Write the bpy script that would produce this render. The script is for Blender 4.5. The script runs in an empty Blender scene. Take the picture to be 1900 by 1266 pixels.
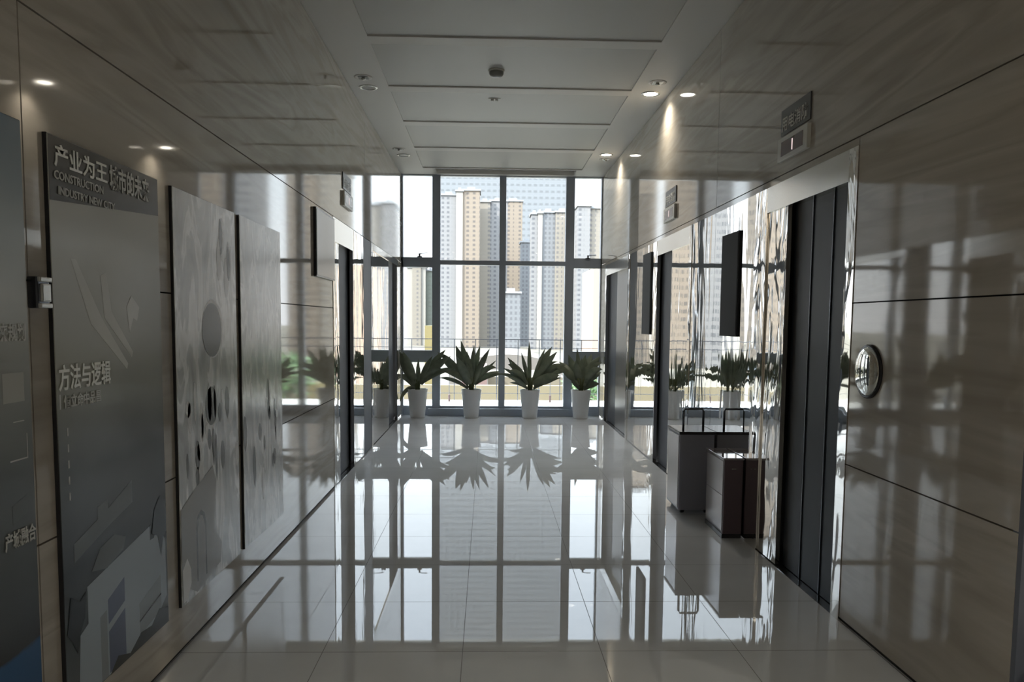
import bpy, bmesh, math, random
from mathutils import Matrix, Vector
random.seed(4)
C = bpy.context.scene.collection
SC = bpy.context.scene

# ------------------------------------------------------------------ camera
F, YAW, PIT, ROL, CY, EYE = 1442.38, .0318, -.0801, .0096, 80.8, 1.4191
fw = Vector((math.sin(YAW)*math.cos(PIT), math.cos(YAW)*math.cos(PIT), math.sin(PIT)))
rt = Vector((math.cos(YAW), -math.sin(YAW), 0)); up = rt.cross(fw)
r2 = rt*math.cos(ROL)+up*math.sin(ROL); u2 = up*math.cos(ROL)-rt*math.sin(ROL)
cd = bpy.data.cameras.new('camera'); cam = bpy.data.objects.new('camera', cd); C.objects.link(cam)
m3 = Matrix((r2, u2, -fw)).transposed().to_4x4(); m3.translation = (0, 0, EYE)
cam.matrix_world = m3
cd.sensor_width = 36; cd.lens = F/1900*36; cd.shift_y = CY/1900
cd.clip_start = .05; cd.clip_end = 3000
SC.camera = cam

# ------------------------------------------------------------------ world, sun, exposure
SC.view_settings.view_transform = 'Standard'; SC.view_settings.look = 'None'
SC.view_settings.gamma = 1; SC.view_settings.use_curve_mapping = False
SC.view_settings.exposure = 1.3
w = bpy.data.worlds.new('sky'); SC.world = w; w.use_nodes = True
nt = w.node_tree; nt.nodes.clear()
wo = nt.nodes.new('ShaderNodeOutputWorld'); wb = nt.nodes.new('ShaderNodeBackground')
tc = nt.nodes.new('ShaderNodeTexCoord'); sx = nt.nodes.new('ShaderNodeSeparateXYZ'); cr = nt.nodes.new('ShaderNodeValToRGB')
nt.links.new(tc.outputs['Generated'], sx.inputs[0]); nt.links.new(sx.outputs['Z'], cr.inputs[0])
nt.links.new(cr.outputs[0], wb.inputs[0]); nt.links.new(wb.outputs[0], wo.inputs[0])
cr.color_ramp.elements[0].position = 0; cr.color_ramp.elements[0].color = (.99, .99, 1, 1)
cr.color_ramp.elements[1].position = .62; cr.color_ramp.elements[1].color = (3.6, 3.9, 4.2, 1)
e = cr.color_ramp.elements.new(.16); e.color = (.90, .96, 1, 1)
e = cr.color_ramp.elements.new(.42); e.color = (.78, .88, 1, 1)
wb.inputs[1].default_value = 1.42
sd = bpy.data.lights.new('sun', 'SUN'); sun = bpy.data.objects.new('sun', sd); C.objects.link(sun)
sd.energy = 5.0; sd.angle = .01; sd.color = (1, .93, .82)
sun.rotation_euler = Vector((.80, .50, -.72)).to_track_quat('-Z', 'Y').to_euler()

# ------------------------------------------------------------------ dimensions
XL, XR, H, S, D = -1.291, 1.699, 3.585, 2.284, 11.79
YB = -5.0         # lobby end behind the camera
YE = 2.385        # near end of right wall
XF = 5.5          # far side of the lobby on the right

# ------------------------------------------------------------------ materials
MATS = {}
def mat(name, col=(.5, .5, .5), rough=.5, metal=0., ior=1.5, spec=.5, emit=None, es=1., coat=0., coatr=.03):
    m = bpy.data.materials.new(name); m.use_nodes = True
    b = m.node_tree.nodes['Principled BSDF']
    b.inputs['Base Color'].default_value = (*col, 1); b.inputs['Roughness'].default_value = rough
    b.inputs['Metallic'].default_value = metal; b.inputs['IOR'].default_value = ior
    b.inputs['Specular IOR Level'].default_value = spec
    b.inputs['Coat Weight'].default_value = coat; b.inputs['Coat Roughness'].default_value = coatr
    if emit: b.inputs['Emission Color'].default_value = (*emit, 1); b.inputs['Emission Strength'].default_value = es
    MATS[name] = m; return m
def N(m, t, **k):
    n = m.node_tree.nodes.new(t)
    for a, v in k.items(): setattr(n, a, v)
    return n
def L(m, a, b): m.node_tree.links.new(a, b)
def BS(m): return m.node_tree.nodes['Principled BSDF']
def math_(m, op, a, b=None, c=None):
    n = N(m, 'ShaderNodeMath', operation=op)
    for i, v in enumerate((a, b, c)):
        if v is None: continue
        if isinstance(v, (int, float)): n.inputs[i].default_value = v
        else: L(m, v, n.inputs[i])
    return n.outputs[0]
def ramp(m, fac, stops):
    r = N(m, 'ShaderNodeValToRGB'); L(m, fac, r.inputs[0]); el = r.color_ramp.elements
    el[0].position, el[0].color = stops[0][0], (*stops[0][1], 1)
    el[1].position, el[1].color = stops[-1][0], (*stops[-1][1], 1)
    for p, c in stops[1:-1]:
        q = el.new(p); q.color = (*c, 1)
    return r.outputs[0]
def coords(m, scale=(1, 1, 1), rot=(0, 0, 0), kind='Object'):
    t = N(m, 'ShaderNodeTexCoord'); mp = N(m, 'ShaderNodeMapping')
    mp.inputs['Scale'].default_value = scale; mp.inputs['Rotation'].default_value = rot
    L(m, t.outputs[kind], mp.inputs[0]); return mp.outputs[0]
def noise(m, vec, scale, detail=3, dist=0):
    n = N(m, 'ShaderNodeTexNoise'); n.inputs['Scale'].default_value = scale; n.inputs['Detail'].default_value = detail
    n.inputs['Distortion'].default_value = dist; L(m, vec, n.inputs['Vector']); return n.outputs['Fac']
def bump(m, h, strength, distance=.01):
    b = N(m, 'ShaderNodeBump'); b.inputs['Strength'].default_value = strength; b.inputs['Distance'].default_value = distance
    L(m, h, b.inputs['Height']); L(m, b.outputs[0], BS(m).inputs['Normal']); return b

# veined glossy stone of the walls
stone = mat('glossy_stone', rough=.045, ior=1.62)
v = coords(stone, (1, .28, 2.6), (.5, 0, 0))
ns = noise(stone, v, 1.6, 6, .6)
L(stone, ramp(stone, ns, [(.30, (.38, .34, .285)), (.43, (.48, .44, .38)), (.50, (.53, .49, .43)), (.56, (.45, .41, .35)), (.63, (.56, .52, .46)), (.75, (.42, .38, .325))]), BS(stone).inputs['Base Color'])
bump(stone, noise(stone, coords(stone, (1, .8, .8)), .9, 1), .06, .01)
# polished floor tiles 0.6 m with dark joints
tile = mat('polished_tiles', rough=.015, ior=1.75)
t = N(tile, 'ShaderNodeTexCoord'); s = N(tile, 'ShaderNodeSeparateXYZ'); L(tile, t.outputs['Object'], s.inputs[0])
def joint(ax, off, w):
    f = math_(tile, 'FRACT', math_(tile, 'DIVIDE', math_(tile, 'SUBTRACT', s.outputs[ax], off-30), .6))
    d = math_(tile, 'MINIMUM', f, math_(tile, 'SUBTRACT', 1., f))
    return math_(tile, 'LESS_THAN', d, w/.6/2)
j = math_(tile, 'MAXIMUM', joint('X', -.0986, .003), joint('Y', 3.255, .0035))
mx = N(tile, 'ShaderNodeMix', data_type='RGBA'); L(tile, j, mx.inputs[0])
ft = noise(tile, coords(tile), 3, 5)
L(tile, ramp(tile, ft, [(.3, (.72, .74, .76)), (.7, (.78, .80, .82))]), mx.inputs[6]); mx.inputs[7].default_value = (.10, .10, .10, 1)
L(tile, mx.outputs[2], BS(tile).inputs['Base Color'])
L(tile, math_(tile, 'ADD', math_(tile, 'MULTIPLY', j, .5), .015), BS(tile).inputs['Roughness'])
threshold = mat('dark_threshold_stone', (.03, .03, .032), .03, ior=1.6)
white = mat('ceiling_paint', (.68, .67, .64), .55)
panelm = mat('ceiling_panel', (.54, .54, .52), .5)
dark = mat('dark_gap', (.02, .02, .02), .8)
steel = mat('mirror_steel', (.80, .79, .77), .02, 1.)
sn = noise(steel, coords(steel, (1, 2.2, .55)), 2.0, 2, .4)
bump(steel, sn, .18, .01)
steel2 = mat('wavy_mirror_steel', (.80, .79, .77), .03, 1.)
bump(steel2, noise(steel2, coords(steel2, (1, 2.6, .6)), 1.9, 2, 1.0), .55, .012)
satin = mat('satin_steel', (.62, .61, .58), .16, 1.)
black_steel = mat('black_steel', (.020, .026, .038), .35, .1, spec=.2)
charcoal = mat('charcoal_leaf', (.085, .095, .12), .5, spec=.25)
bronze = mat('bronze_leaf', (.13, .125, .12), .3, .5)
gunmetal = mat('gunmetal', (.10, .11, .13), .2, .8)
frame_m = mat('grey_aluminium', (.32, .36, .42), .35, .0)
blackp = mat('black_plastic', (.02, .02, .024), .25)
screen_m = mat('matte_black_screen', (.028, .03, .034), .6, spec=.15)
silver = mat('silver_plastic', (.55, .55, .53), .25, .6)
whitep = mat('white_plastic', (.7, .7, .66), .35)
potm = mat('white_ceramic', (.74, .75, .76), .4)
soil = mat('soil', (.04, .03, .02), .9)
leafm = mat('leaf_green', (.05, .09, .035), .35)
lc = noise(leafm, coords(leafm), 9, 3)
L(leafm, ramp(leafm, lc, [(.3, (.13, .16, .115)), (.7, (.23, .265, .19))]), BS(leafm).inputs['Base Color'])
stemm = mat('stem_green', (.10, .12, .05), .5)
maroon = mat('maroon_shell', (.115, .082, .10), .35)
navy = mat('dark_shell', (.32, .33, .40), .4)
paleshell_sheen = mat('pale_shell_sheen', (.55, .53, .55), .2, .3)
lampglow = mat('lamp_glow', (1, 1, 1), .5, emit=(1, .93, .78), es=9)
glass = bpy.data.materials.new('clear_glass'); glass.use_nodes = True
g = glass.node_tree; g.nodes.clear()
go = g.nodes.new('ShaderNodeOutputMaterial'); gm = g.nodes.new('ShaderNodeMixShader'); gt = g.nodes.new('ShaderNodeBsdfTransparent'); gg = g.nodes.new('ShaderNodeBsdfGlossy'); gf = g.nodes.new('ShaderNodeFresnel')
gt.inputs[0].default_value = (.95, .97, .98, 1); gg.inputs['Roughness'].default_value = .0; gf.inputs[0].default_value = 1.45
g.links.new(gf.outputs[0], gm.inputs[0]); g.links.new(gt.outputs[0], gm.inputs[1]); g.links.new(gg.outputs[0], gm.inputs[2]); g.links.new(gm.outputs[0], go.inputs[0])

# ------------------------------------------------------------------ helpers
def box(bm, x0, x1, y0, y1, z0, z1):
    vs = [bm.verts.new(p) for p in ((x0,y0,z0),(x1,y0,z0),(x1,y1,z0),(x0,y1,z0),(x0,y0,z1),(x1,y0,z1),(x1,y1,z1),(x0,y1,z1))]
    for f in ((0,3,2,1),(4,5,6,7),(0,1,5,4),(1,2,6,5),(2,3,7,6),(3,0,4,7)): bm.faces.new([vs[i] for i in f])
    return bm
def B(*boxes):
    bm = bmesh.new()
    for b in boxes: box(bm, *b)
    return bm
def obj(name, bm, m, parent=None, bevel=0, smooth=False, loc=None):
    me = bpy.data.meshes.new(name)
    if bevel: bmesh.ops.bevel(bm, geom=bm.edges[:], offset=bevel, segments=2, affect='EDGES', profile=.7)
    bmesh.ops.recalc_face_normals(bm, faces=bm.faces[:])
    bm.to_mesh(me); bm.free(); me.materials.append(m)
    if smooth:
        for p in me.polygons: p.use_smooth = True
    o = bpy.data.objects.new(name, me); C.objects.link(o)
    if parent: o.parent = parent
    if loc: o.location = loc
    return o
def struct(name, bm, m, parent=None, **k):
    o = obj(name, bm, m, parent, **k)
    if not parent: o['kind'] = 'structure'
    return o
def thing(name, label, cat, loc=(0, 0, 0), group=None, rotz=0):
    o = bpy.data.objects.new(name, None); C.objects.link(o); o.location = loc; o.rotation_euler = (0, 0, rotz)
    o.empty_display_size = .1; return tag(o, label, cat, group)
def tag(o, label, cat, group=None, kind=None):
    o['label'] = label; o['category'] = cat
    if group: o['group'] = group
    if kind: o['kind'] = kind
    return o
def lathe(prof, n=32, ax='Z', bm=None):
    bm = bm or bmesh.new(); rings = []
    for r, h in prof:
        ring = []
        for i in range(n):
            a = 2*math.pi*i/n; p = (r*math.cos(a), r*math.sin(a), h)
            if ax == 'X': p = (h, p[0], p[1])
            ring.append(bm.verts.new(p))
        rings.append(ring)
    for a, b in zip(rings, rings[1:]):
        for i in range(n): bm.faces.new((a[i], a[(i+1) % n], b[(i+1) % n], b[i]))
    bm.faces.new(rings[0][::-1]); bm.faces.new(rings[-1]); return bm
def tube(bm, pts, r, n=8):
    pts = [Vector(p) for p in pts]; rings = []
    for i, p in enumerate(pts):
        d = (pts[min(i+1, len(pts)-1)]-pts[max(i-1, 0)]).normalized()
        a = d.cross(Vector((0, 0, 1)) if abs(d.z) < .9 else Vector((1, 0, 0))).normalized(); b = d.cross(a)
        rings.append([bm.verts.new(p+r*(math.cos(2*math.pi*k/n)*a+math.sin(2*math.pi*k/n)*b)) for k in range(n)])
    for a, b in zip(rings, rings[1:]):
        for i in range(n): bm.faces.new((a[i], a[(i+1) % n], b[(i+1) % n], b[i]))
    bm.faces.new(rings[0][::-1]); bm.faces.new(rings[-1]); return bm
def text(name, body, size, m, parent, loc, rot, bold=0, sx=1., ext=.0008):
    cu = bpy.data.curves.new(name, 'FONT'); cu.body = body; cu.size = size; cu.extrude = ext; cu.offset = bold; cu.resolution_u = 2
    t_ = bpy.data.objects.new(name+'_tmp', cu); C.objects.link(t_)
    bpy.context.view_layer.update()
    me = bpy.data.meshes.new_from_object(t_.evaluated_get(bpy.context.evaluated_depsgraph_get()))
    bpy.data.objects.remove(t_)
    me.materials.clear(); me.materials.append(m)
    o = bpy.data.objects.new(name, me); C.objects.link(o); o.parent = parent; o.location = loc; o.rotation_euler = rot; o.scale = (sx, 1, 1)
    return o

# ------------------------------------------------------------------ room shell
struct('floor', B((XL-.3, XR+.02, YB, D+.12, -.3, 0), (XR+.02, XF+.2, YB, YE, -.3, 0), ), tile)
# ceiling: side strips, crossing bars, recessed panels, blind pocket at the window
IL, IR = -.934, 1.326
rc = .012
struct('ceiling', B((XL-.3, IL, YB, D+.12, H, H+.2), (IR, XR+.3, YB, D+.12, H, H+.2), (XR+.3, XF+.2, YB, YE+.3, H, H+.2),
    *[(IL, IR, 6.16+1.27*k, 6.32+1.27*k, H, H+.12) for k in range(-9, 4)],
    (IL, IR, 11.24, 11.28, H, H+.2), (IL, -.76, 11.28, D+.12, H, H+.2), (1.25, IR, 11.28, D+.12, H, H+.2), (-.76, 1.25, 11.28, 11.62, H+.05, H+.2), (-.76, 1.25, 11.62, D+.12, H-.004, H+.2)), white)
struct('ceiling_panels', B((IL, IR, YB, 11.24, H+rc, H+.2)), panelm)
bpy.data.objects['ceiling_panels'].name = 'trim_1'
# outer skin so that no sun leaks in
struct('ceiling_slab', B((XL-.5, XF+.5, YB-.3, D+.12, H+.2, H+.5)), dark); bpy.data.objects['ceiling_slab'].name = 'trim_2'
G = .006
def panels(xf, depth, sgn, ys, zs, ymin=None):
    """stone slabs whose faces stand at xf, separated by open joints"""
    bs = []
    for a, b in zip(ys, ys[1:]):
        for c, d in zip(zs, zs[1:]):
            bs.append((min(xf, xf+sgn*depth), max(xf, xf+sgn*depth), a+G/2, b-G/2, c+G/2, d-G/2))
    return bs
zl = [.018, .763, 1.523, S]
struct('wall_left', B(*panels(XL, .03, -1, [YB, -1.8, 2.24, 6.56], zl), *panels(XL, .03, -1, [YB, -1.8, 8.28, D], [S, H-.004]),
                      *panels(XL, .03, -1, [11.2, D], [.018, S])), stone)
struct('trim_3', B((XL-.35, XL-.085, YB, D+.12, -.1, H)), dark)
zr = zl
struct('wall_right', B(*panels(XR, .03, 1, [YE, 3.59], zr), *panels(XR, .03, 1, [YE, 5.84, 8.87, D], [S, H-.004]),
                       *panels(XR, .03, 1, [11.3, D], [.018, S]), (XR, XR+.03, 3.59+G/2, 11.3, 2.244, S-G/2)), stone)
struct('trim_4', B((XR+.085, XR+.4, YE+.03, D+.12, -.1, H)), dark)
struct('wall_back', B((XL-.3, XF+.3, YB-.2, YB, 0, H)), mat('lobby_paint', (.42, .40, .37), .6))
struct('wall_far', B((XF, XF+.2, YB, YE+.2, 0, H)), MATS['lobby_paint'])
struct('wall_return', B((XR+.002, XF+.2, YE-.02, YE+.028, 0, H)), mat('blue_grey_wall', (.16, .18, .23), .25))
struct('base_gap_left', B((XL-.028, XL-.012, YB, 6.56, 0, .018)), dark)  # dark strips paint the shadow gap under the stone slabs
struct('base_gap_right', B((XR+.012, XR+.028, YE+.03, 3.59, 0, .018)), dark)

# ------------------------------------------------------------------ window wall
win = struct('window_1', B(
    (-.835, -.715, D-.06, D+.06, 0, H), (.165, .262, D-.06, D+.06, 0, H), (1.155, 1.285, D-.06, D+.06, 0, H),
    (XL-.01, XL+.022, D-.06, D+.06, 0, H), (XR-.012, XR+.01, D-.06, D+.06, 0, H),
    (-.72, 1.16, D-.05, D+.05, 2.268, 2.332), (XL, -.83, D-.06, D+.05, 2.226, 2.372), (1.28, XR, D-.06, D+.05, 2.236, 2.382),
    (XL, -.83, D-.04, D+.05, .805, .984), (1.28, XR, D-.04, D+.05, .805, .984),
    (XL, XR, D-.02, D+.05, .03, .14), (XL, XR, D-.03, D+.05, -.02, .05),
    (-.72, 1.16, D-.05, D+.05, H-.014, H+.02), (XL, -.83, D-.05, D+.05, H-.014, H+.02), (1.28, XR, D-.05, D+.05, H-.014, H+.02)), frame_m)
struct('trim_5', B((-.89, 1.29, 11.66, D-.062, .0, .112)), frame_m, bevel=.006)
for x0, x1 in ((XL, -.83), (-.72, .17), (.26, 1.16), (1.28, XR)):
    for z0, z1 in (((.12, .82), (.97, 2.25), (2.35, H)) if x0 in (XL, 1.28) else ((.12, 2.28), (2.32, H))):
        struct('pane', B((x0+.005, x1-.005, D-.004, D+.004, z0, z1)), glass, win)
struct('blind_slot', B((-.76, 1.25, 11.28, 11.31, H+.0, H+.05)), dark, win)
for hx in (-1.02, 1.49):
    hb = B((hx-.035, hx+.035, D-.09, D-.055, 2.372, 2.386), (hx-.012, hx+.012, D-.105, D-.06, 2.38, 2.425))
    tube(hb, [(hx, D-.10, 2.42), (hx+.04, D-.115, 2.425), (hx+.12, D-.115, 2.428)], .006)
    struct('window_handle', hb, gunmetal, win)

# ------------------------------------------------------------------ polished cladding between elevators
def clad(name, sgn, xf, ys, m=steel, z1=2.244):
    x0, x1 = (xf, xf+.028) if sgn > 0 else (xf-.028, xf)
    return struct(name, B(*[(x0, x1, a+.002, b-.002, .012, z1) for a, b in ys]), m)
clad('trim_6', 1, XR, [(4.96, 5.84), (5.84, 6.50), (7.88, 8.87), (8.87, 9.34)])
clad('trim_7', -1, XL, [(7.60, 8.16)], z1=2.28)
clad('trim_8', -1, XL, [(8.16, 8.68)], charcoal, 2.28)  # dark stretch stands in for a pier's reflection, put into the colour

def elevator(label, sgn, xf, y0, y1, o0, o1, split, near_m, far_m, ztop=2.244, zh=2.095):
    """casing from y0 to y1, opening o0..o1, two leaves meeting at split"""
    t = thing('elevator_door', label, 'elevator', (xf, (y0+y1)/2, 0))
    yc = (y0+y1)/2
    def X(a, b): return (a, b) if sgn > 0 else (-b, -a)
    def bb(a, b, c, d, e_, f_): xa, xb = X(a, b); return (xa, xb, c-yc, d-yc, e_, f_)
    obj('door_frame', B(bb(-.004, .03, y0, o0, .0, ztop), bb(-.004, .03, o1, y1, .0, ztop)), steel2, t)
    obj('head_panel', B(bb(-.004, .03, o0, o1, zh+.02, ztop)), satin, t)
    obj('head_soffit', B(bb(-.004, .06, o0, o1, zh, zh+.02)), satin, t)
    for a, b, mm, lab in ((o0, split, near_m, None), (split, o1, far_m, None)):
        dp = .006 if mm in (steel, steel2) else .05
        l = obj('door_leaf', B(bb(dp, dp+.025, a+.003, b-.003, .008, zh)), mm, t)
        l['label'] = 'black steel leaf' if mm is black_steel else ('charcoal leaf' if mm is charcoal else 'dark bronze leaf' if mm is bronze else 'polished steel leaf')
        if mm is black_steel:
            n = 3 if b-a > .6 else 2
            [obj('door_groove', B(bb(.044, .051, a+(b-a)*k/n-.004, a+(b-a)*k/n+.004, .008, zh)), gunmetal, l) for k in range(1, n)]
    obj('threshold', B(bb(.0, .09, o0, o1, .0, .004)), threshold, t)
    return t
elevator('black-doored elevator nearest the camera, on the right wall beyond the round wall disc', 1, XR, 3.59, 4.96, 3.68, 4.75, 4.44, black_steel, steel2)
elevator('middle elevator of the right wall, behind the two cases', 1, XR, 6.50, 7.88, 6.58, 7.82, 7.24, steel, charcoal)
elevator('farthest elevator of the right wall, next to the window', 1, XR, 9.34, 11.28, 9.46, 11.18, 10.55, bronze, charcoal)
elevator('elevator of the left wall just past the last poster panel', -1, XL, 6.56, 7.60, 6.62, 7.52, 6.86, steel2, charcoal, 2.28, 2.08)
elevator('elevator of the left wall nearest the window', -1, XL, 8.68, 11.2, 8.80, 11.12, 10.25, steel, charcoal, 2.28, 2.20)

# ------------------------------------------------------------------ posters on the left wall
PX = XL+.033      # face of the boards
def board(label, y0, y1, z0, z1, m, ext=None):
    t = thing('poster_panel', label, 'poster', (XL, (y0+y1)/2, (z0+z1)/2), 'poster panels on the left wall')
    hy, hz = (y1-y0)/2, (z1-z0)/2
    obj('backing', B((.0, .012, -hy, hy, -hz, hz)), blackp, t, bevel=.002)
    obj('print', B((.012, .0145, -hy+.002, hy-.002, -hz+.002, hz-.002)), m, t)
    return t, y0, z0
def poly(name, pts, m, par, y0, z0, off):
    """flat printed shape on a board: pts in (y,z) world, parent board origin removed"""
    bm = bmesh.new(); p = par.location; k = .0147+off*.0003
    a = [bm.verts.new((k, y-p.y, z-p.z)) for y, z in pts]; b = [bm.verts.new((k+.0003, y-p.y, z-p.z)) for y, z in pts]
    bm.faces.new(b); bm.faces.new(a[::-1])
    for i in range(len(a)): bm.faces.new((a[i], a[(i+1) % len(a)], b[(i+1) % len(a)], b[i]))
    return obj(name, bm, m, par)
def inkm(name, col): return mat(name, tuple(min(.85, c*1.4) for c in col), .2, ior=1.45, spec=.32)
def grad(name, stops, z0, z1, nz=0., nsc=3., rough=.18):
    stops = [(a, tuple(min(.8, c*1.45) for c in b)) for a, b in stops]
    m = mat(name, rough=rough, ior=1.45, spec=.32)
    t_ = N(m, 'ShaderNodeTexCoord'); s_ = N(m, 'ShaderNodeSeparateXYZ'); L(m, t_.outputs['Object'], s_.inputs[0])
    f_ = math_(m, 'DIVIDE', math_(m, 'SUBTRACT', s_.outputs['Z'], z0), z1-z0)
    if nz: f_ = math_(m, 'ADD', f_, math_(m, 'MULTIPLY', math_(m, 'SUBTRACT', noise(m, coords(m), nsc, 4), .5), nz))
    L(m, ramp(m, f_, stops), BS(m).inputs['Base Color']); return m
HZ = .875
p0, _, _ = board('blue and grey printed poster panel cut off by the left edge of the view', 1.48, 2.208, .205, 1.955,
    grad('print_blue', [(0, (.02, .06, .14)), (.17, (.03, .09, .20)), (.175, (.035, .04, .045)), (.45, (.10, .11, .11)), (.72, (.34, .35, .33)), (.86, (.30, .34, .36)), (1, (.09, .15, .22))], -HZ, HZ, .06))
p1, _, _ = board('grey poster panel with white title characters and a white block picture at its foot', 2.335, 3.09, .205, 1.955,
    grad('print_slate', [(0, (.10, .115, .125)), (.25, (.022, .027, .03)), (.42, (.06, .066, .064)), (.6, (.24, .24, .215)), (.80, (.36, .36, .33)), (1, (.34, .34, .32))], -HZ, HZ, .05))
def blot(name, c1, c2, c3, sc, seed):
    c1, c2, c3 = [tuple(min(.85, c*1.4) for c in q) for q in (c1, c2, c3)]
    m = mat(name, rough=.2, ior=1.95)
    vv = coords(m, (1, 2.6, .8)); n1 = noise(m, vv, sc, 3, 1.6)
    L(m, ramp(m, n1, [(.30, c1), (.46, c2), (.50, c2), (.56, c3), (.8, c2)]), BS(m).inputs['Base Color']); return m
p2, _, _ = board('silver grey poster panel with a dark round disc and pale drips', 3.227, 4.005, .205, 1.955, blot('print_pearl', (.20, .20, .19), (.33, .33, .32), (.62, .62, .60), 2.6, 1))
p3, _, _ = board('silver grey poster panel nearest the elevators, without a disc', 4.078, 4.86, .205, 1.955, blot('print_silver', (.24, .24, .23), (.36, .36, .35), (.58, .58, .56), 3.2, 2))
# printed shapes of the title poster
hd = inkm('ink_header', (.055, .055, .053)); ink = mat('ink_white', (.95, .95, .93), .2); ink2 = inkm('ink_faded', (.42, .42, .41))
poly('header_band', [(2.338, 1.762), (3.087, 1.815), (3.087, 1.952), (2.338, 1.952)], hd, p1, 0, 0, 0)
RT = (math.pi/2, 0, math.pi/2)
def pt(body, size, m, par, y, z, bold=0, sx=1.): return text('lettering', body, size, m, par, (.0172, y-par.location.y, z-par.location.z), RT, bold, sx)
pt('产业为王', .07, ink, p1, 2.365, 1.872, .0012, 1.15)
pt('城市的未来', .085, ink2, p1, 2.70, 1.862, .002, .72)
pt('CONSTRUCTION', .036, ink2, p1, 2.36, 1.828, .0006, 1.05); pt('INDUSTRY NEW CITY', .034, ink2, p1, 2.38, 1.785, .0006, 1.05)
pt('方法与逻辑', .082, ink, p1, 2.345, 1.208, .0014, .78)
pt('個立命中品昌', .042, ink2, p1, 2.37, 1.15, .001, .9)
poly('small_mark', [(2.350, 1.145), (2.356, 1.145), (2.356, 1.19), (2.350, 1.19)], ink2, p1, 0, 0, 1)
for k in range(5): poly('small_mark', [(2.385, 1.06-.05*k), (2.392, 1.06-.05*k), (2.392, 1.085-.05*k), (2.385, 1.085-.05*k)], ink2, p1, 0, 0, 1)
pale = inkm('ink_pale_stroke', (.42, .42, .39))
poly('printed_stroke', [(2.44, 1.60), (2.47, 1.60), (2.62, 1.42), (2.80, 1.26), (2.79, 1.24), (2.55, 1.40)], pale, p1, 0, 0, 1)
poly('printed_stroke', [(2.62, 1.56), (2.66, 1.57), (2.69, 1.44), (2.84, 1.30), (2.83, 1.28), (2.64, 1.42)], pale, p1, 0, 0, 1)
poly('printed_shape', [(2.80, 1.46), (2.84, 1.50), (2.90, 1.46), (2.88, 1.41), (2.85, 1.42), (2.82, 1.37)], pale, p1, 0, 0, 1)
cars = inkm('ink_mid_grey', (.09, .10, .10)); deep = inkm('ink_deep', (.012, .016, .019))
poly('printed_building', [(2.40, .72), (2.55, .76), (2.55, .80), (2.62, .81), (2.62, .78), (2.80, .84), (2.80, .76), (2.62, .72), (2.40, .66)], cars, p1, 0, 0, 1)
poly('printed_car', [(2.50, .60), (2.56, .66), (2.66, .68), (2.74, .65), (2.72, .61), (2.60, .58)], cars, p1, 0, 0, 2)
wp = inkm('ink_ice', (.30, .35, .40)); bl = inkm('ink_slate_blue', (.10, .12, .19)); gy = inkm('ink_cool_grey', (.22, .25, .27)); gr = inkm('ink_foliage', (.02, .022, .02))
poly('printed_sky', [(2.40, .21), (2.42, .42), (2.47, .44), (2.47, .56), (2.935, .635), (2.935, .58), (2.97, .58), (3.00, .62), (3.07, .55), (3.075, .32), (2.9, .21)], wp, p1, 0, 0, 1)
poly('printed_tower', [(2.60, .215), (2.60, .47), (2.72, .51), (2.72, .215)], bl, p1, 0, 0, 2)
poly('printed_gap', [(2.60, .36), (2.72, .40), (2.72, .425), (2.60, .385)], wp, p1, 0, 0, 3)
poly('printed_wing', [(2.545, .21), (2.545, .43), (2.59, .44), (2.59, .21)], gy, p1, 0, 0, 2)
poly('printed_hall', [(2.83, .25), (2.83, .37), (3.02, .42), (3.02, .28)], gy, p1, 0, 0, 2)
poly('printed_roofline', [(2.83, .30), (3.02, .34), (3.02, .347), (2.83, .307)], deep, p1, 0, 0, 3)
poly('printed_hedge', [(2.60, .207), (2.66, .25), (2.75, .22), (2.84, .26), (2.93, .25), (3.0, .29), (3.08, .27), (3.085, .207)], gr, p1, 0, 0, 4)
poly('printed_tree', [(2.345, .45), (2.37, .56), (2.42, .53), (2.46, .55), (2.45, .47), (2.42, .43), (2.40, .37), (2.37, .42)], deep, p1, 0, 0, 4)
poly('printed_tree', [(2.95, .60), (2.98, .69), (3.03, .73), (3.08, .70), (3.085, .58), (3.05, .56), (3.03, .49), (3.00, .58)], deep, p1, 0, 0, 4)
# left poster marks
pt('未来规划', .05, ink2, p0, 2.03, 1.36, .001, .8)
poly('printed_card', [(2.08, 1.19), (2.175, 1.19), (2.175, 1.27), (2.08, 1.27)], inkm('ink_card', (.33, .33, .31)), p0, 0, 0, 1)
for a, b, c, d in ((2.12, 2.17, 1.135, 1.138), (2.10, 2.18, 1.03, 1.034), (2.178, 2.181, 1.03, 1.10)): poly('printed_line', [(a, c), (b, c), (b, d), (a, d)], ink2, p0, 0, 0, 1)
pt('产城融合', .05, ink2, p0, 2.06, .80, .001, .7)
poly('printed_block', [(2.10, .86), (2.17, .88), (2.17, .93), (2.10, .91)], cars, p0, 0, 0, 1)
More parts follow.
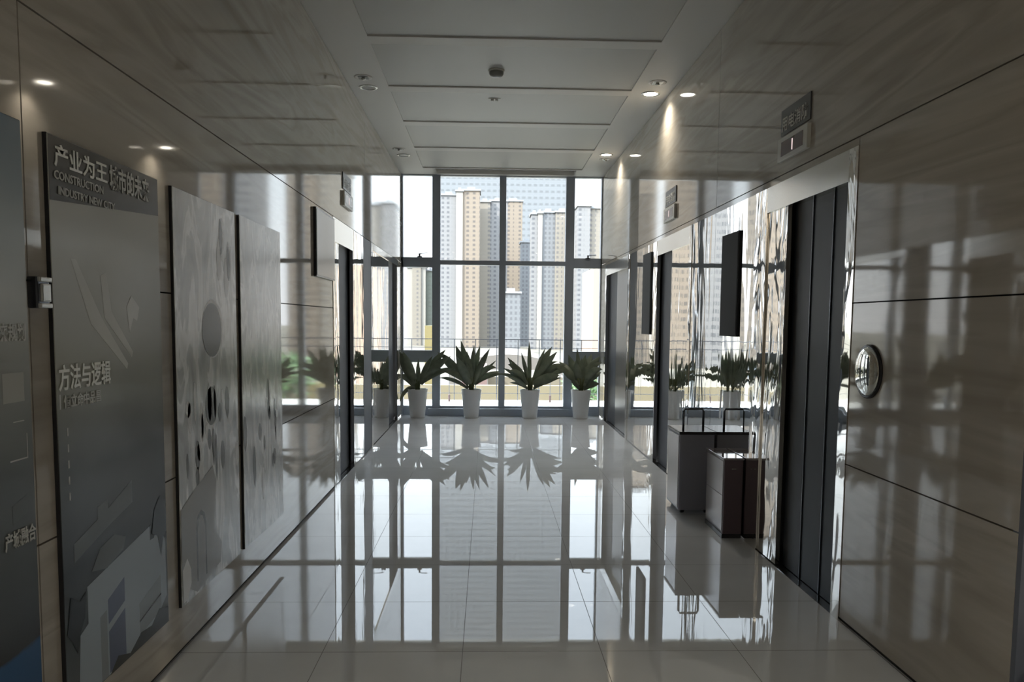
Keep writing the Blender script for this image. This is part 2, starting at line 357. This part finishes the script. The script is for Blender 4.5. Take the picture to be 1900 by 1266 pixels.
# discs and drips on the pearl boards
def ell(cy, cz, ry, rz, n=28): return [(cy+ry*math.cos(2*math.pi*k/n), cz+rz*math.sin(2*math.pi*k/n)) for k in range(n)]
dsc = inkm('ink_disc', (.13, .13, .127)); drp = inkm('ink_drip', (.66, .66, .64)); sh = inkm('ink_shade', (.09, .09, .087))
poly('printed_disc', ell(3.66, 1.375, .135, .135), drp, p2, 0, 0, 1)
poly('printed_disc', ell(3.65, 1.37, .125, .125), dsc, p2, 0, 0, 2)
poly('printed_disc', ell(3.62, 1.02, .075, .09), dsc, p2, 0, 0, 1)
rr = random.Random(8)
def drips(par, y0, n, zlo, zhi, w=.72):
    for k in range(n):
        y = y0+.03+w*rr.random(); z = zlo+(zhi-zlo)*rr.random(); a = .012+.022*rr.random(); b = .04+.10*rr.random()
        poly('printed_drip', [(y-a, z), (y-a*.9, z+b*.6), (y-a*.3, z+b), (y+a*.5, z+b*.9), (y+a, z+b*.3), (y+a*.8, z-b*.3), (y+a*.1, z-b*.7), (y-a*.5, z-b*.5)], rr.choice((drp, drp, sh, dsc)), par, 0, 0, 1)
drips(p2, 3.227, 22, .70, 1.05); drips(p3, 4.078, 18, .40, 1.05)
for y, z in ((3.80, 1.80), (3.90, 1.70), (3.86, 1.62), (3.76, 1.70)): poly('printed_drip', ell(y, z, .03, .10, 14), drp, p2, 0, 0, 1)
for y, z in ((3.79, 1.81), (3.895, 1.69)): poly('printed_drip', ell(y, z, .022, .085, 14), dsc, p2, 0, 0, 2)
st = inkm('ink_stone', (.26, .255, .245))
poly('printed_stone', [(3.232, .30), (3.232, .62), (3.40, .68), (3.62, .74), (3.66, .66), (3.62, .45), (3.72, .35), (3.70, .26), (3.40, .215)], st, p2, 0, 0, 3)
poly('printed_stone', [(3.24, .22), (3.24, .36), (3.29, .40), (3.33, .34), (3.33, .28), (3.28, .22)], drp, p2, 0, 0, 4)
poly('printed_arch', [(3.40, .26), (3.40, .50), (3.42, .55), (3.46, .57), (3.50, .55), (3.52, .50), (3.52, .26), (3.505, .26), (3.505, .49), (3.48, .54), (3.45, .55), (3.43, .53), (3.415, .49), (3.415, .26)], sh, p2, 0, 0, 4)

# small fixtures on the walls
t = thing('card_reader', 'small silver card reader between the two leftmost poster panels', 'card reader', (XL, 2.262, 1.49))
obj('body', B((0, .030, -.03, .03, -.045, .045)), gunmetal, t, bevel=.006); obj('cover', B((.02, .036, -.016, .028, -.026, .026)), silver, t, bevel=.005)
obj('top_cap', B((.01, .038, -.028, .030, .030, .044)), silver, t, bevel=.004); obj('bottom_cap', B((.01, .038, -.028, .030, -.044, -.030)), silver, t, bevel=.004)
t = thing('wall_disc', 'round polished steel disc with dark rim on the near right wall', 'elevator call panel', (XR, 3.405, 1.215))
obj('rim', lathe([(.121, 0), (.121, -.008), (.112, -.012), (.108, -.012)], 48, 'X'), blackp, t, smooth=True)
obj('dish', lathe([(.108, -.005)]+[(.108*math.cos(a), -.010-.022*math.sin(a)) for a in [math.pi/2*k/12 for k in range(12)]]+[(.004, -.032)], 48, 'X'), mat('disc_chrome', (.85, .85, .80), .02, 1.), t, smooth=True)
def wall_screen(label, sgn, x, y0, y1, z0, z1, th, m):
    t = thing('wall_display', label, 'display', (x, (y0+y1)/2, (z0+z1)/2), None); hy, hz = (y1-y0)/2, (z1-z0)/2
    a, b = (-th, 0) if sgn > 0 else (0, th)
    obj('housing', B((a, b, -hy, hy, -hz, hz)), screen_m if sgn > 0 else blackp, t, bevel=.002)
    c = (a-.002, a+.002) if sgn > 0 else (b-.002, b+.002)
    obj('screen', B((*c, -hy+.014, hy-.014, -hz+.014, hz-.014)), m, t)
wall_screen('nearer tall black wall display, on the mirrored right wall above the cases', 1, XR, 5.24, 5.62, 1.335, 2.05, .014, screen_m)
wall_screen('farther tall black wall display, on the mirrored right wall beyond the middle elevator', 1, XR, 8.08, 8.5, 1.305, 2.16, .014, screen_m)
wall_screen('landscape sign with painted-on glare and thin black edge on the left wall before the elevator', -1, XL, 5.85, 6.54, 1.745, 2.255, .022, mat('sign_glare', (.52, .49, .44), .2))  # pale face colour stands in for glare on the panel
# floor plate and elevator indicator above each near elevator
redp = mat('dark_red_display', (.10, .045, .045), .2); plate = mat('dark_plate', (.075, .075, .075), .35); pink = mat('indicator_digit', (.6, .5, .5), .5, emit=(1, .8, .78), es=.35)
def indicator(sgn, x, y, where, dz=0):
    R = (math.pi/2, 0, -math.pi/2) if sgn > 0 else RT
    s_ = -sgn
    def bx_(a, b, y0, y1, z0, z1): q = sorted((s_*a, s_*b)); return (q[0], q[1], y0, y1, z0, z1)
    t = thing('name_plate', 'dark plate with pale characters '+where, 'sign', (x, y, 2.576+dz), 'plates above the elevators')
    obj('plate', B(bx_(0, .008, -.205, .205, -.072, .072)), plate, t)
    text('lettering', '用电消防' if sgn > 0 else '客梯运行', .088, MATS['white_plastic'], t, (s_*.0095, (.19 if sgn > 0 else -.19), -.045), R, .001, 1.05)
    t = thing('elevator_indicator', 'white framed elevator indicator with dark red window '+where, 'elevator indicator', (x, y, 2.42+dz), 'indicators above the elevators')
    obj('frame', B(bx_(0, .022, -.21, .21, -.065, .065)), whitep, t, bevel=.003)
    obj('window', B(bx_(.0215, .0232, -.155, .155, -.040, .040)), redp, t)
    text('digit', '1', .085, pink, t, (s_*.0242, (.01 if sgn > 0 else -.02), -.031), R, .001, 1.)
indicator(1, XR, 4.355, 'above the nearest right elevator')
indicator(1, XR, 7.30, 'above the middle right elevator', .02)
indicator(-1, XL, 7.22, 'above the left elevator past the posters', .08)

# ------------------------------------------------------------------ ceiling fittings
def downlight(label, x, y, on, en=3.):
    t = thing('downlight', label, 'ceiling light', (x, y, H), 'downlights in the ceiling strips')
    obj('ring', lathe([(.062, .012), (.088, .010), (.088, 0), (.086, -.006), (.068, -.008), (.064, -.004), (.062, .004)], 32), silver, t, smooth=True)
    obj('lens', lathe([(.063, .004), (.063, -.003), (.001, -.004)], 32), lampglow if on else mat('unlit_lens', (.12, .12, .115), .3) if 'unlit_lens' not in MATS else MATS['unlit_lens'], t)
    if on:
        ld = bpy.data.lights.new('downlight_lamp', 'AREA'); ld.shape = 'DISK'; ld.size = .11; ld.energy = en; ld.color = (1, .90, .74); ld.spread = 2.2
        lo = bpy.data.objects.new('downlight_lamp', ld); C.objects.link(lo); lo.parent = t; lo.location = (0, 0, -.012)
downlight('lit round downlight nearest the camera in the right ceiling strip', 1.523, 7.50, True)
downlight('lit round downlight near the window in the right ceiling strip', 1.512, 10.19, True)
downlight('unlit round downlight nearest the camera in the left ceiling strip', -1.128, 7.47, False)
downlight('unlit round downlight near the window in the left ceiling strip', -1.119, 10.42, False)
for x, y, lab in (
                  (1.52, -1.0, 'behind the view in the right ceiling strip'), (-1.12, -1.0, 'behind the view in the left ceiling strip'),
                  (-1.12, -3.4, 'in the left ceiling strip next to the back wall'), (3.6, .5, 'over the side lobby, nearer the elevators'), (3.6, -2.5, 'over the side lobby, nearer the back wall')):
    downlight('unseen added fill downlight '+lab, x, y, True, 6.)  # unseen lamps added to fill the near end with light
def vent(label, x, y, n):
    t = thing('ceiling_speaker', label, 'ceiling fitting', (x, y, H))
    obj('rim', lathe([(.05, .005), (.082, .004), (.082, -.004), (.06, -.006), (.05, -.002)], 28), white, t, smooth=True)
    obj('cover', B((-.045, .045, -.045, .045, -.008, -.001)), plate if n else silver, t, bevel=.003)
    obj('nozzle', lathe([(.016, -.005), (.018, -.018), (.010, -.026), (.001, -.027)], 16), silver, t, smooth=True)
vent('small dark ceiling fitting beside the near unlit downlight', -1.125, 7.165, 1)
vent('small pale grey ceiling fitting beside the near lit downlight', 1.513, 7.155, 0)
vent('small dark ceiling fitting beside the far unlit downlight', -1.135, 10.05, 1)
vent('small pale grey ceiling fitting beside the far lit downlight', 1.545, 10.46, 0)
t = thing('smoke_detector', 'grey domed smoke detector in the middle of the ceiling', 'smoke detector', (.06, 6.94, H+rc))
obj('base', lathe([(.07, 0), (.07, -.012), (.055, -.018)], 32), whitep, t, smooth=True)
obj('dome', lathe([(.062, -.010), (.062, -.035), (.05, -.052), (.03, -.062), (.004, -.064)], 32), mat('detector_grey', (.20, .21, .20), .3), t, smooth=True)
t = thing('ceiling_sensor', 'small twin-eyed white sensor in the ceiling beyond the smoke detector', 'sensor', (.05, 7.81, H+rc))
obj('plate', B((-.06, .06, -.03, .03, -.006, 0)), panelm, t, bevel=.002)
for dx in (-.022, .022):
    bm = lathe([(.014, -.004), (.014, -.018), (.008, -.022), (.001, -.022)], 14); bmesh.ops.translate(bm, vec=(dx, 0, 0), verts=bm.verts[:]); obj('eye', bm, mat('sensor_eye', (.9, .9, .88), .2) if dx < 0 else MATS['sensor_eye'], t, smooth=True)

# ------------------------------------------------------------------ potted plants before the window
def leaf(bm, base, tip, sag, w, fold=.25, n=9):
    b = Vector(base); tp = Vector(tip); mid = (b+tp)/2+Vector((0, 0, sag))
    if sag < .02: mid = mid+Vector(((tp.x-b.x)*-.12, 0, 0))
    pts = []
    for i in range(n+1):
        u = i/n; pts.append((1-u)**2*b+2*u*(1-u)*mid+u*u*tp)
    rows = []
    for i, p in enumerate(pts):
        u = i/n; d = (pts[min(i+1, n)]-pts[max(i-1, 0)]).normalized()
        side = d.cross(Vector((0, 1, 0)));
        if side.length < .15: side = Vector((1, 0, 0))
        side.normalize(); side = (side*.92+Vector((0, .38, 0))*(1 if w*1000 % 2 < 1 else -1)).normalized()
        nn = d.cross(side).normalized()
        ww = w*(.22+.78*math.sin(math.pi*min(1, u*.72+.16))**1.2)*(1 if u < .72 else max(.04, ((1-u)/.28)**.65))
        rows.append([p-side*ww/2+nn*ww*fold*.5, p, p+side*ww/2+nn*ww*fold*.5])
    lim = BOUND
    rows = [[Vector((max(lim[0], min(lim[1], q.x)), min(q.y, .19), q.z)) for q in r] for r in rows]
    th = .0025; top = [[bm.verts.new(q) for q in r] for r in rows]
    bot = [[bm.verts.new(q+Vector((0, -th, -th))) for q in r] for r in rows]
    for i in range(n):
        for j_ in range(2):
            bm.faces.new((top[i][j_], top[i+1][j_], top[i+1][j_+1], top[i][j_+1])); bm.faces.new((bot[i][j_], bot[i][j_+1], bot[i+1][j_+1], bot[i+1][j_]))
        bm.faces.new((top[i][0], bot[i][0], bot[i+1][0], top[i+1][0])); bm.faces.new((top[i][2], top[i+1][2], bot[i+1][2], bot[i][2]))
K = 1/126.
BOUND = (-1, 1)
def plant(label, x, y, cx, leaves, seed):
    """leaves: (tip px x, tip px y, width m, sag m) measured around the stem"""
    global BOUND
    BOUND = (XL+.008-x, XR-.008-x)
    r = random.Random(seed)
    t = thing('potted_plant', label, 'potted plant', (x, y, 0), 'potted plants along the window')
    obj('pot', lathe([(.100, 0), (.108, .012), (.148, .405), (.152, .42), (.150, .425), (.140, .422), (.136, .39), (.13, .385)], 40), potm, t, smooth=True)
    obj('soil', lathe([(.134, .375), (.134, .392), (.06, .398), (.001, .40)], 28), soil, t)
    bm = bmesh.new()
    for k in range(7):
        a = k*.9; tube(bm, [(.02*math.cos(a), .02*math.sin(a), .38), (.03*math.cos(a), .03*math.sin(a), .50), (.055*math.cos(a), .04*math.sin(a), .60)], .013, 7)
    obj('stem', bm, stemm, t, smooth=True)
    bm = bmesh.new()
    extra = [(cx+sx_*r.uniform(34, 62), r.uniform(668, 706), r.uniform(.05, .09), r.uniform(.08, .18)) for sx_ in (-1, 1, -1, 1)]
    for px, py, w_, sg in leaves+extra:
        tx = (px-cx)*K; tz = EYE-(py-598)*K
        dy = r.uniform(-.22, .20); bx0 = max(-.05, min(.05, tx*.12))
        leaf(bm, (bx0, r.uniform(-.03, .03), .50 if tz > .62 else .44), (tx, dy, tz), sg, w_*1.2)
    obj('foliage', bm, leafm, t, smooth=True)
PY = 11.47
plant('potted plant at the left end of the row, one long leaf hanging beside its pot', -1.03, PY, 776,
    [(741, 648, .13, .02), (738, 662, .12, .0), (752, 652, .12, .02), (776, 668, .05, 0), (782, 682, .05, 0), (806, 660, .075, .03), (828, 650, .10, .05), (838, 662, .10, .08), (846, 684, .07, .10), (740, 754, .05, .20), (764, 690, .06, 0), (800, 690, .06, .03)], 1)
plant('tallest potted plant, second from the left', -.235, PY, 875,
    [(854, 632, .09, .0), (846, 642, .12, .03), (848, 662, .12, .03), (866, 652, .10, .0), (880, 640, .07, .0), (891, 641, .08, .0), (909, 646, .08, .0), (921, 668, .04, .02), (812, 655, .09, .12), (820, 672, .09, .10), (832, 690, .04, .08), (846, 700, .03, .05), (928, 690, .05, .06), (862, 668, .09, 0)], 2)
plant('potted plant right of the central mullion with one leaf standing straight up', .632, PY, 981,
    [(979, 633, .055, .0), (964, 654, .055, .0), (939, 664, .08, .03), (930, 684, .05, .06), (940, 700, .05, .08), (944, 712, .04, .06), (1010, 645, .05, .03), (1022, 643, .10, .04), (1030, 652, .09, .06), (1048, 676, .09, .14), (1050, 690, .07, .10), (1034, 694, .13, .02), (1012, 668, .07, .0), (922, 694, .05, .08), (1040, 700, .05, .05)], 3)
plant('bushy potted plant at the right end of the row, touching the side wall', 1.39, PY, 1073,
    [(1066, 644, .06, .0), (1050, 658, .10, .02), (1060, 668, .10, .0), (1082, 658, .11, .0), (1095, 656, .12, .02), (1108, 660, .12, .03), (1104, 672, .12, .03), (1110, 690, .10, .06), (1100, 704, .13, .03), (1108, 712, .08, .05), (1046, 676, .08, .05), (1042, 694, .07, .06), (1088, 676, .12, .0), (1074, 664, .10, .0), (1052, 706, .05, .03)], 4)

# ------------------------------------------------------------------ the two cases against the right wall
t = thing('trolley_case', 'tall dark case with a raised loop handle, behind the maroon one', 'case', (1.56, 5.86, 0))
obj('shell', B((-.130, .130, -.19, .19, .03, .612)), navy, t, bevel=.012)
obj('side_panel', B((-.1335, -.129, -.165, .165, .05, .59)), paleshell_sheen, t)  # pale colour paints the bright reflection on this side
obj('lid', B((-.136, .136, -.197, .197, .600, .622)), blackp, t, bevel=.006)
bm = bmesh.new(); tube(bm, [(-.09, -.12, .61), (-.09, -.12, .765), (-.08, -.12, .785), (.05, -.12, .785), (.06, -.12, .765), (.06, -.12, .61)], .009)
obj('handle', bm, gunmetal, t, smooth=True)
for a in (-.09, .09):
    for b in (-.14, .14):
        bm = lathe([(.026, -.012), (.028, -.006), (.028, .006), (.026, .012)], 18, 'X'); bmesh.ops.translate(bm, vec=(a, b, .028), verts=bm.verts[:]); obj('wheel', bm, blackp, t, smooth=True)
t = thing('small_case', 'small dark maroon upright case standing in front of the taller dark case', 'case', (1.628, 5.22, 0))
obj('shell', B((-.063, .063, -.205, .205, .03, .535)), maroon, t, bevel=.008)
obj('side_panel', B((-.066, -.062, -.185, .185, .05, .285), (-.066, -.062, -.185, .185, .289, .515)), paleshell_sheen, t)
obj('lid', B((-.070, .066, -.212, .212, .527, .541)), mat('glossy_lid', (.30, .28, .30), .05, .2, 1.8), t, bevel=.003)
obj('base', B((-.066, .064, -.200, .200, .0, .034)), blackp, t, bevel=.005)
obj('badge', B((-.012, .016, -.208, -.2045, .465, .471)), silver, t)
# dark ridged box at the near end of the right wall
t = thing('ridged_box', 'black ridged box on the floor at the near end of the right wall', 'box', (1.95, 2.22, 0))
obj('body', B((-.20, .20, -.12, .12, 0, .36)), blackp, t, bevel=.01)
for k in range(5): obj('ridge', B((-.215, -.195, -.10, .10, .05+.065*k, .08+.065*k)), blackp, t, bevel=.005)
obj('label_tag', B((-.18, -.10, -.123, -.119, .27, .30)), silver, t)

# ------------------------------------------------------------------ outside: terrace
conc = mat('pale_concrete', (.48, .465, .42), .8)
struct('trim_9', B((-6, 7, D+.12, 14.4, -.35, -.03)), conc)
t = thing('terrace_railing', 'thin dark wire railing at the edge of the terrace outside', 'railing', (0, 14.3, 0))
obj('rail', B((-5, 6, -.008, .008, 1.092, 1.106)), gunmetal, t); obj('rail', B((-5, 6, -.006, .006, .942, .952)), gunmetal, t)
obj('rail', B((-5, 6, -.006, .006, .10, .11)), gunmetal, t)
for k in range(28):
    x = -4.9+.39*k; obj('baluster', B((x-.007, x+.007, -.006, .006, -.03, 1.10)), gunmetal, t)
for x, lab in ((-.69, 'left'), (1.14, 'right')):
    t = thing('bollard', 'thin garden pole with dark foot on the terrace, %s of the pair' % lab, 'pole', (x, 14.05, -.03))
    obj('pole', lathe([(.006, .12), (.006, .55), (.003, .56)], 10), gunmetal, t); obj('foot', lathe([(.018, 0), (.02, .01), (.02, .125), (.008, .14)], 14), mat('foot_brown', (.05, .03, .03), .5) if 'foot_brown' not in MATS else MATS['foot_brown'], t)

# ------------------------------------------------------------------ outside: city
def PP(px, py, Y): return (px-905)/1442.*Y, EYE-(py-598)/1442.*Y
FA = .53
def facade(name, wall, wn, cw, ch, fw_, fh, bay=None, rough=.7, tint=None):
    wall = tuple(c*FA for c in wall); wn = tuple(c*FA for c in wn)
    m = mat(name, wall, rough)
    t_ = N(m, 'ShaderNodeTexCoord'); s_ = N(m, 'ShaderNodeSeparateXYZ'); L(m, t_.outputs['Object'], s_.inputs[0])
    u = math_(m, 'ADD', s_.outputs['X'], math_(m, 'MULTIPLY', s_.outputs['Y'], 1.0))
    fu = math_(m, 'FRACT', math_(m, 'DIVIDE', math_(m, 'ADD', u, 500.), cw)); fv = math_(m, 'FRACT', math_(m, 'DIVIDE', math_(m, 'ADD', s_.outputs['Z'], 500.), ch))
    a = math_(m, 'MULTIPLY', math_(m, 'LESS_THAN', fu, fw_), math_(m, 'LESS_THAN', fv, fh))
    if bay:
        fb = math_(m, 'FRACT', math_(m, 'DIVIDE', math_(m, 'ADD', u, 500.), bay[0])); a = math_(m, 'MULTIPLY', a, math_(m, 'LESS_THAN', fb, bay[1]))
    geo = N(m, 'ShaderNodeNewGeometry'); sn_ = N(m, 'ShaderNodeSeparateXYZ'); L(m, geo.outputs['Normal'], sn_.inputs[0])
    a = math_(m, 'MULTIPLY', a, math_(m, 'LESS_THAN', math_(m, 'ABSOLUTE', sn_.outputs['Z']), .5))
    # thin floor lines
    fl = math_(m, 'LESS_THAN', fv, .06)
    mx_ = N(m, 'ShaderNodeMix', data_type='RGBA'); L(m, a, mx_.inputs[0]); mx_.inputs[6].default_value = (*wall, 1); mx_.inputs[7].default_value = (*wn, 1)
    mx2 = N(m, 'ShaderNodeMix', data_type='RGBA'); L(m, math_(m, 'MULTIPLY', fl, .35), mx2.inputs[0]); L(m, mx_.outputs[2], mx2.inputs[6]); mx2.inputs[7].default_value = (*[c*.6 for c in wall], 1)
    L(m, mx2.outputs[2], BS(m).inputs['Base Color']); return m
beige = facade('facade_beige', (.30, .245, .19), (.15, .13, .115), 4.2, 3.05, .42, .5, (12.6, .72))
cream = facade('facade_cream', (.31, .28, .235), (.19, .18, .175), 3.1, 3.05, .45, .5, (15.5, .65))
greyf = facade('facade_grey', (.225, .235, .25), (.15, .157, .17), 2.6, 3.05, .5, .55)
greyl = facade('facade_light_grey', (.28, .28, .285), (.15, .155, .17), 3.4, 3.05, .5, .5, (10.2, .68))
bluef = facade('facade_blue_white', (.245, .265, .285), (.175, .19, .205), 5.6, 6.0, .6, .36)
roofm = mat('roof_slab', (.20, .21, .22), .8); whitew = mat('white_strip', (.22, .21, .19), .7)
greenf = facade('facade_green', (.25, .28, .24), (.23, .25, .21), 5, 3.05, .4, .4)
GZ = -16.
def tower(label, Y, blocks, roof=True, name='apartment_tower', dep=18):
    """blocks: (px0, px1, top px, material, depth offset)"""
    x0 = min(b[0] for b in blocks); x1 = max(b[1] for b in blocks); cx = PP((x0+x1)/2, 0, Y)[0]
    t = thing(name, label, 'building', (cx, Y, GZ))
    for a, b, top, m, off in blocks:
        xa, zt = PP(a, top, Y); xb, _ = PP(b, top, Y)
        obj('tower_block', B((xa-cx, xb-cx, off, dep, 0, zt-GZ)), m, t)
        if roof:
            obj('roof', B((xa-cx-.7, xb-cx+.7, off-.7, dep+.7, zt-GZ, zt-GZ+1.1), (xa-cx+(xb-xa)*.25, xa-cx+(xb-xa)*.7, off+3, dep-4, zt-GZ, zt-GZ+3)), roofm, t)
    return t
tower('pale blue high-rise behind all the others, rising out of view', 760, [(817, 1057, -260, bluef, 0)], False, 'high_rise', 30)
tower('tall beige tower at the left of the main group', 520, [(818, 846, 368, greyl, 2), (846, 858, 362, whitew, -1), (858, 889, 360, beige, 0)])
tower('light grey tower just left of the central mullion', 545, [(889, 908, 380, cream, 0), (908, 940, 377, greyl, 3)])
tower('beige tower just right of the central mullion', 595, [(934, 967, 378, beige, 0)])
tower('grey lower tower in front of the beige one right of the central mullion', 430, [(932, 965, 545, greyf, 0)])
tower('slim grey tower in the gap between two beige towers', 560, [(965, 988, 452, greyf, 0)])
tower('broad tower with grey centre and cream right side', 500, [(984, 996, 400, greyl, 2), (996, 1004, 399, whitew, 0), (1004, 1028, 397, greyf, 1), (1028, 1058, 397, cream, -1)])
tower('white tower seen through the right side pane', 480, [(1069, 1092, 385, greyl, 0), (1092, 1114, 388, cream, 2)])
tower('cream tower seen through the left side pane', 560, [(756, 766, 500, whitew, 2), (766, 782, 498, cream, 0), (782, 790, 498, whitew, 1), (790, 812, 505, greenf, 6)])
tower('peach building close by at the right edge of the window', 150, [(1100, 1128, 496, mat('peach_wall', (.27, .20, .15), .8), 0)], False, 'apartment_block')
# towers standing to both sides, which the mirrored walls show
tower('wide beige tower beyond the left side of the window, seen in the right wall', 330, [(610, 655, 300, beige, 0), (655, 668, 306, whitew, -1), (668, 716, 300, cream, 0)], dep=14)
tower('tall cream tower far left of the window, seen in the right wall', 300, [(470, 520, 235, greyl, 0), (520, 585, 228, beige, 1)], dep=14)
tower('beige tower farthest left, seen in the right wall', 240, [(250, 330, 200, cream, 0), (330, 420, 206, beige, 1)], dep=14)
tower('wide beige tower beyond the right side of the window, seen in the left wall', 320, [(1150, 1200, 330, cream, 0), (1200, 1262, 322, beige, 1)], dep=14)
tower('tall beige tower far right of the window, seen in the left wall', 280, [(1310, 1370, 255, greyl, 0), (1370, 1450, 250, beige, 1)], dep=14)
# nearer ground-level things
yel = mat('yellow_wall', (0.109, 0.091, 0.053), .8); pinkw = mat('pink_wall', (0.105, 0.066, 0.058), .8); hallw = mat('hall_white', (0.092, 0.082, 0.072), .8)
def slab(name, label, Y, a, b, top, bot, m, dep=8):
    xa, zt = PP(a, top, Y); xb, zb = PP(b, bot, Y)
    bm = B((xa, xb, Y, Y+dep, zb, zt)); return tag(obj(name, bm, m), label, 'wall' if 'wall' in name else 'building')
slab('boundary_wall', 'long pale yellow boundary wall low outside the window', 34, 560, 1300, 716, 800, yel, .4)
t = slab('annex_building', 'low pink building between the two middle pots', 46, 858, 904, 688, 780, pinkw)
t = slab('annex_building', 'low sand coloured building behind the central mullion', 52, 906, 1050, 700, 780, mat('sand_wall', (0.101, 0.085, 0.058), .8))
# hall with a curved roof
bm = bmesh.new(); Y = 95.; pr = []
for k in range(15):
    u = k/14; px = 835+215*u; py = 690-32*math.sin(math.pi*u)**.6; x, z = PP(px, py, Y); pr.append((x, z))
x0, zb = PP(835, 800, Y); x1, _ = PP(1050, 800, Y); pr = [(x0, zb)]+pr+[(x1, zb)]
fa = [bm.verts.new((x, Y, z)) for x, z in pr]; fb = [bm.verts.new((x, Y+25, z)) for x, z in pr]
bm.faces.new(fa); bm.faces.new(fb[::-1])
for i in range(len(pr)): bm.faces.new((fa[i], fb[i], fb[(i+1) % len(pr)], fa[(i+1) % len(pr)]))
tag(obj('domed_hall', bm, hallw), 'pale hall with a curved roof behind the potted plants', 'building')
slab('annex_building', 'bright yellow building at the left side pane', 120, 789, 812, 606, 760, mat('bright_yellow', (0.129, 0.105, 0.040), .8))
slab('annex_building', 'bright yellow stall outside the right side pane', 29, 1088, 1104, 715, 760, MATS['bright_yellow'], 2)
bm = B((-900, 900, 16, 2500, GZ-1, GZ)); gd = mat('city_ground', (0.138, 0.129, 0.110), .9, spec=0.)
tag(obj('ground', bm, gd), 'city ground', 'ground')['kind'] = 'structure'
def tree(label, x, y, z0, h, r_, seed, group='trees and shrubs outside'):
    rr_ = random.Random(seed); t = thing('tree', label, 'tree', (x, y, z0), group)
    bm = bmesh.new(); tube(bm, [(0, 0, 0), (.02*h, 0, h*.35), (0, .02*h, h*.7)], .03*h, 8); obj('trunk', bm, mat('bark', (.10, .08, .06), .9) if 'bark' not in MATS else MATS['bark'], t)
    bm = bmesh.new()
    for k in range(420):
        a = rr_.uniform(0, 6.28); e_ = math.acos(rr_.uniform(-1, 1)); q = r_*rr_.uniform(.45, 1)
        c = Vector((q*math.sin(e_)*math.cos(a), q*math.sin(e_)*math.sin(a), h*.68+q*math.cos(e_)*.9)); s_ = r_*.10
        d = Vector((rr_.gauss(0, 1), rr_.gauss(0, 1), rr_.gauss(0, 1))).normalized(); e2 = d.orthogonal().normalized()
        vs = [bm.verts.new(c+p) for p in (-d*s_*1.4, e2*s_*.6, d*s_*1.4, -e2*s_*.6)]; bm.faces.new(vs)
    obj('crown', bm, mat('tree_leaves', (.09, .17, .06), .6) if 'tree_leaves' not in MATS else MATS['tree_leaves'], t)
tree('dark green tree outside the right side pane', 2.75, 21, -2.5, 3.6, .75, 1)
tree('green shrub in front of the pink building', -.30, 27, -3.5, 2.0, .7, 2)
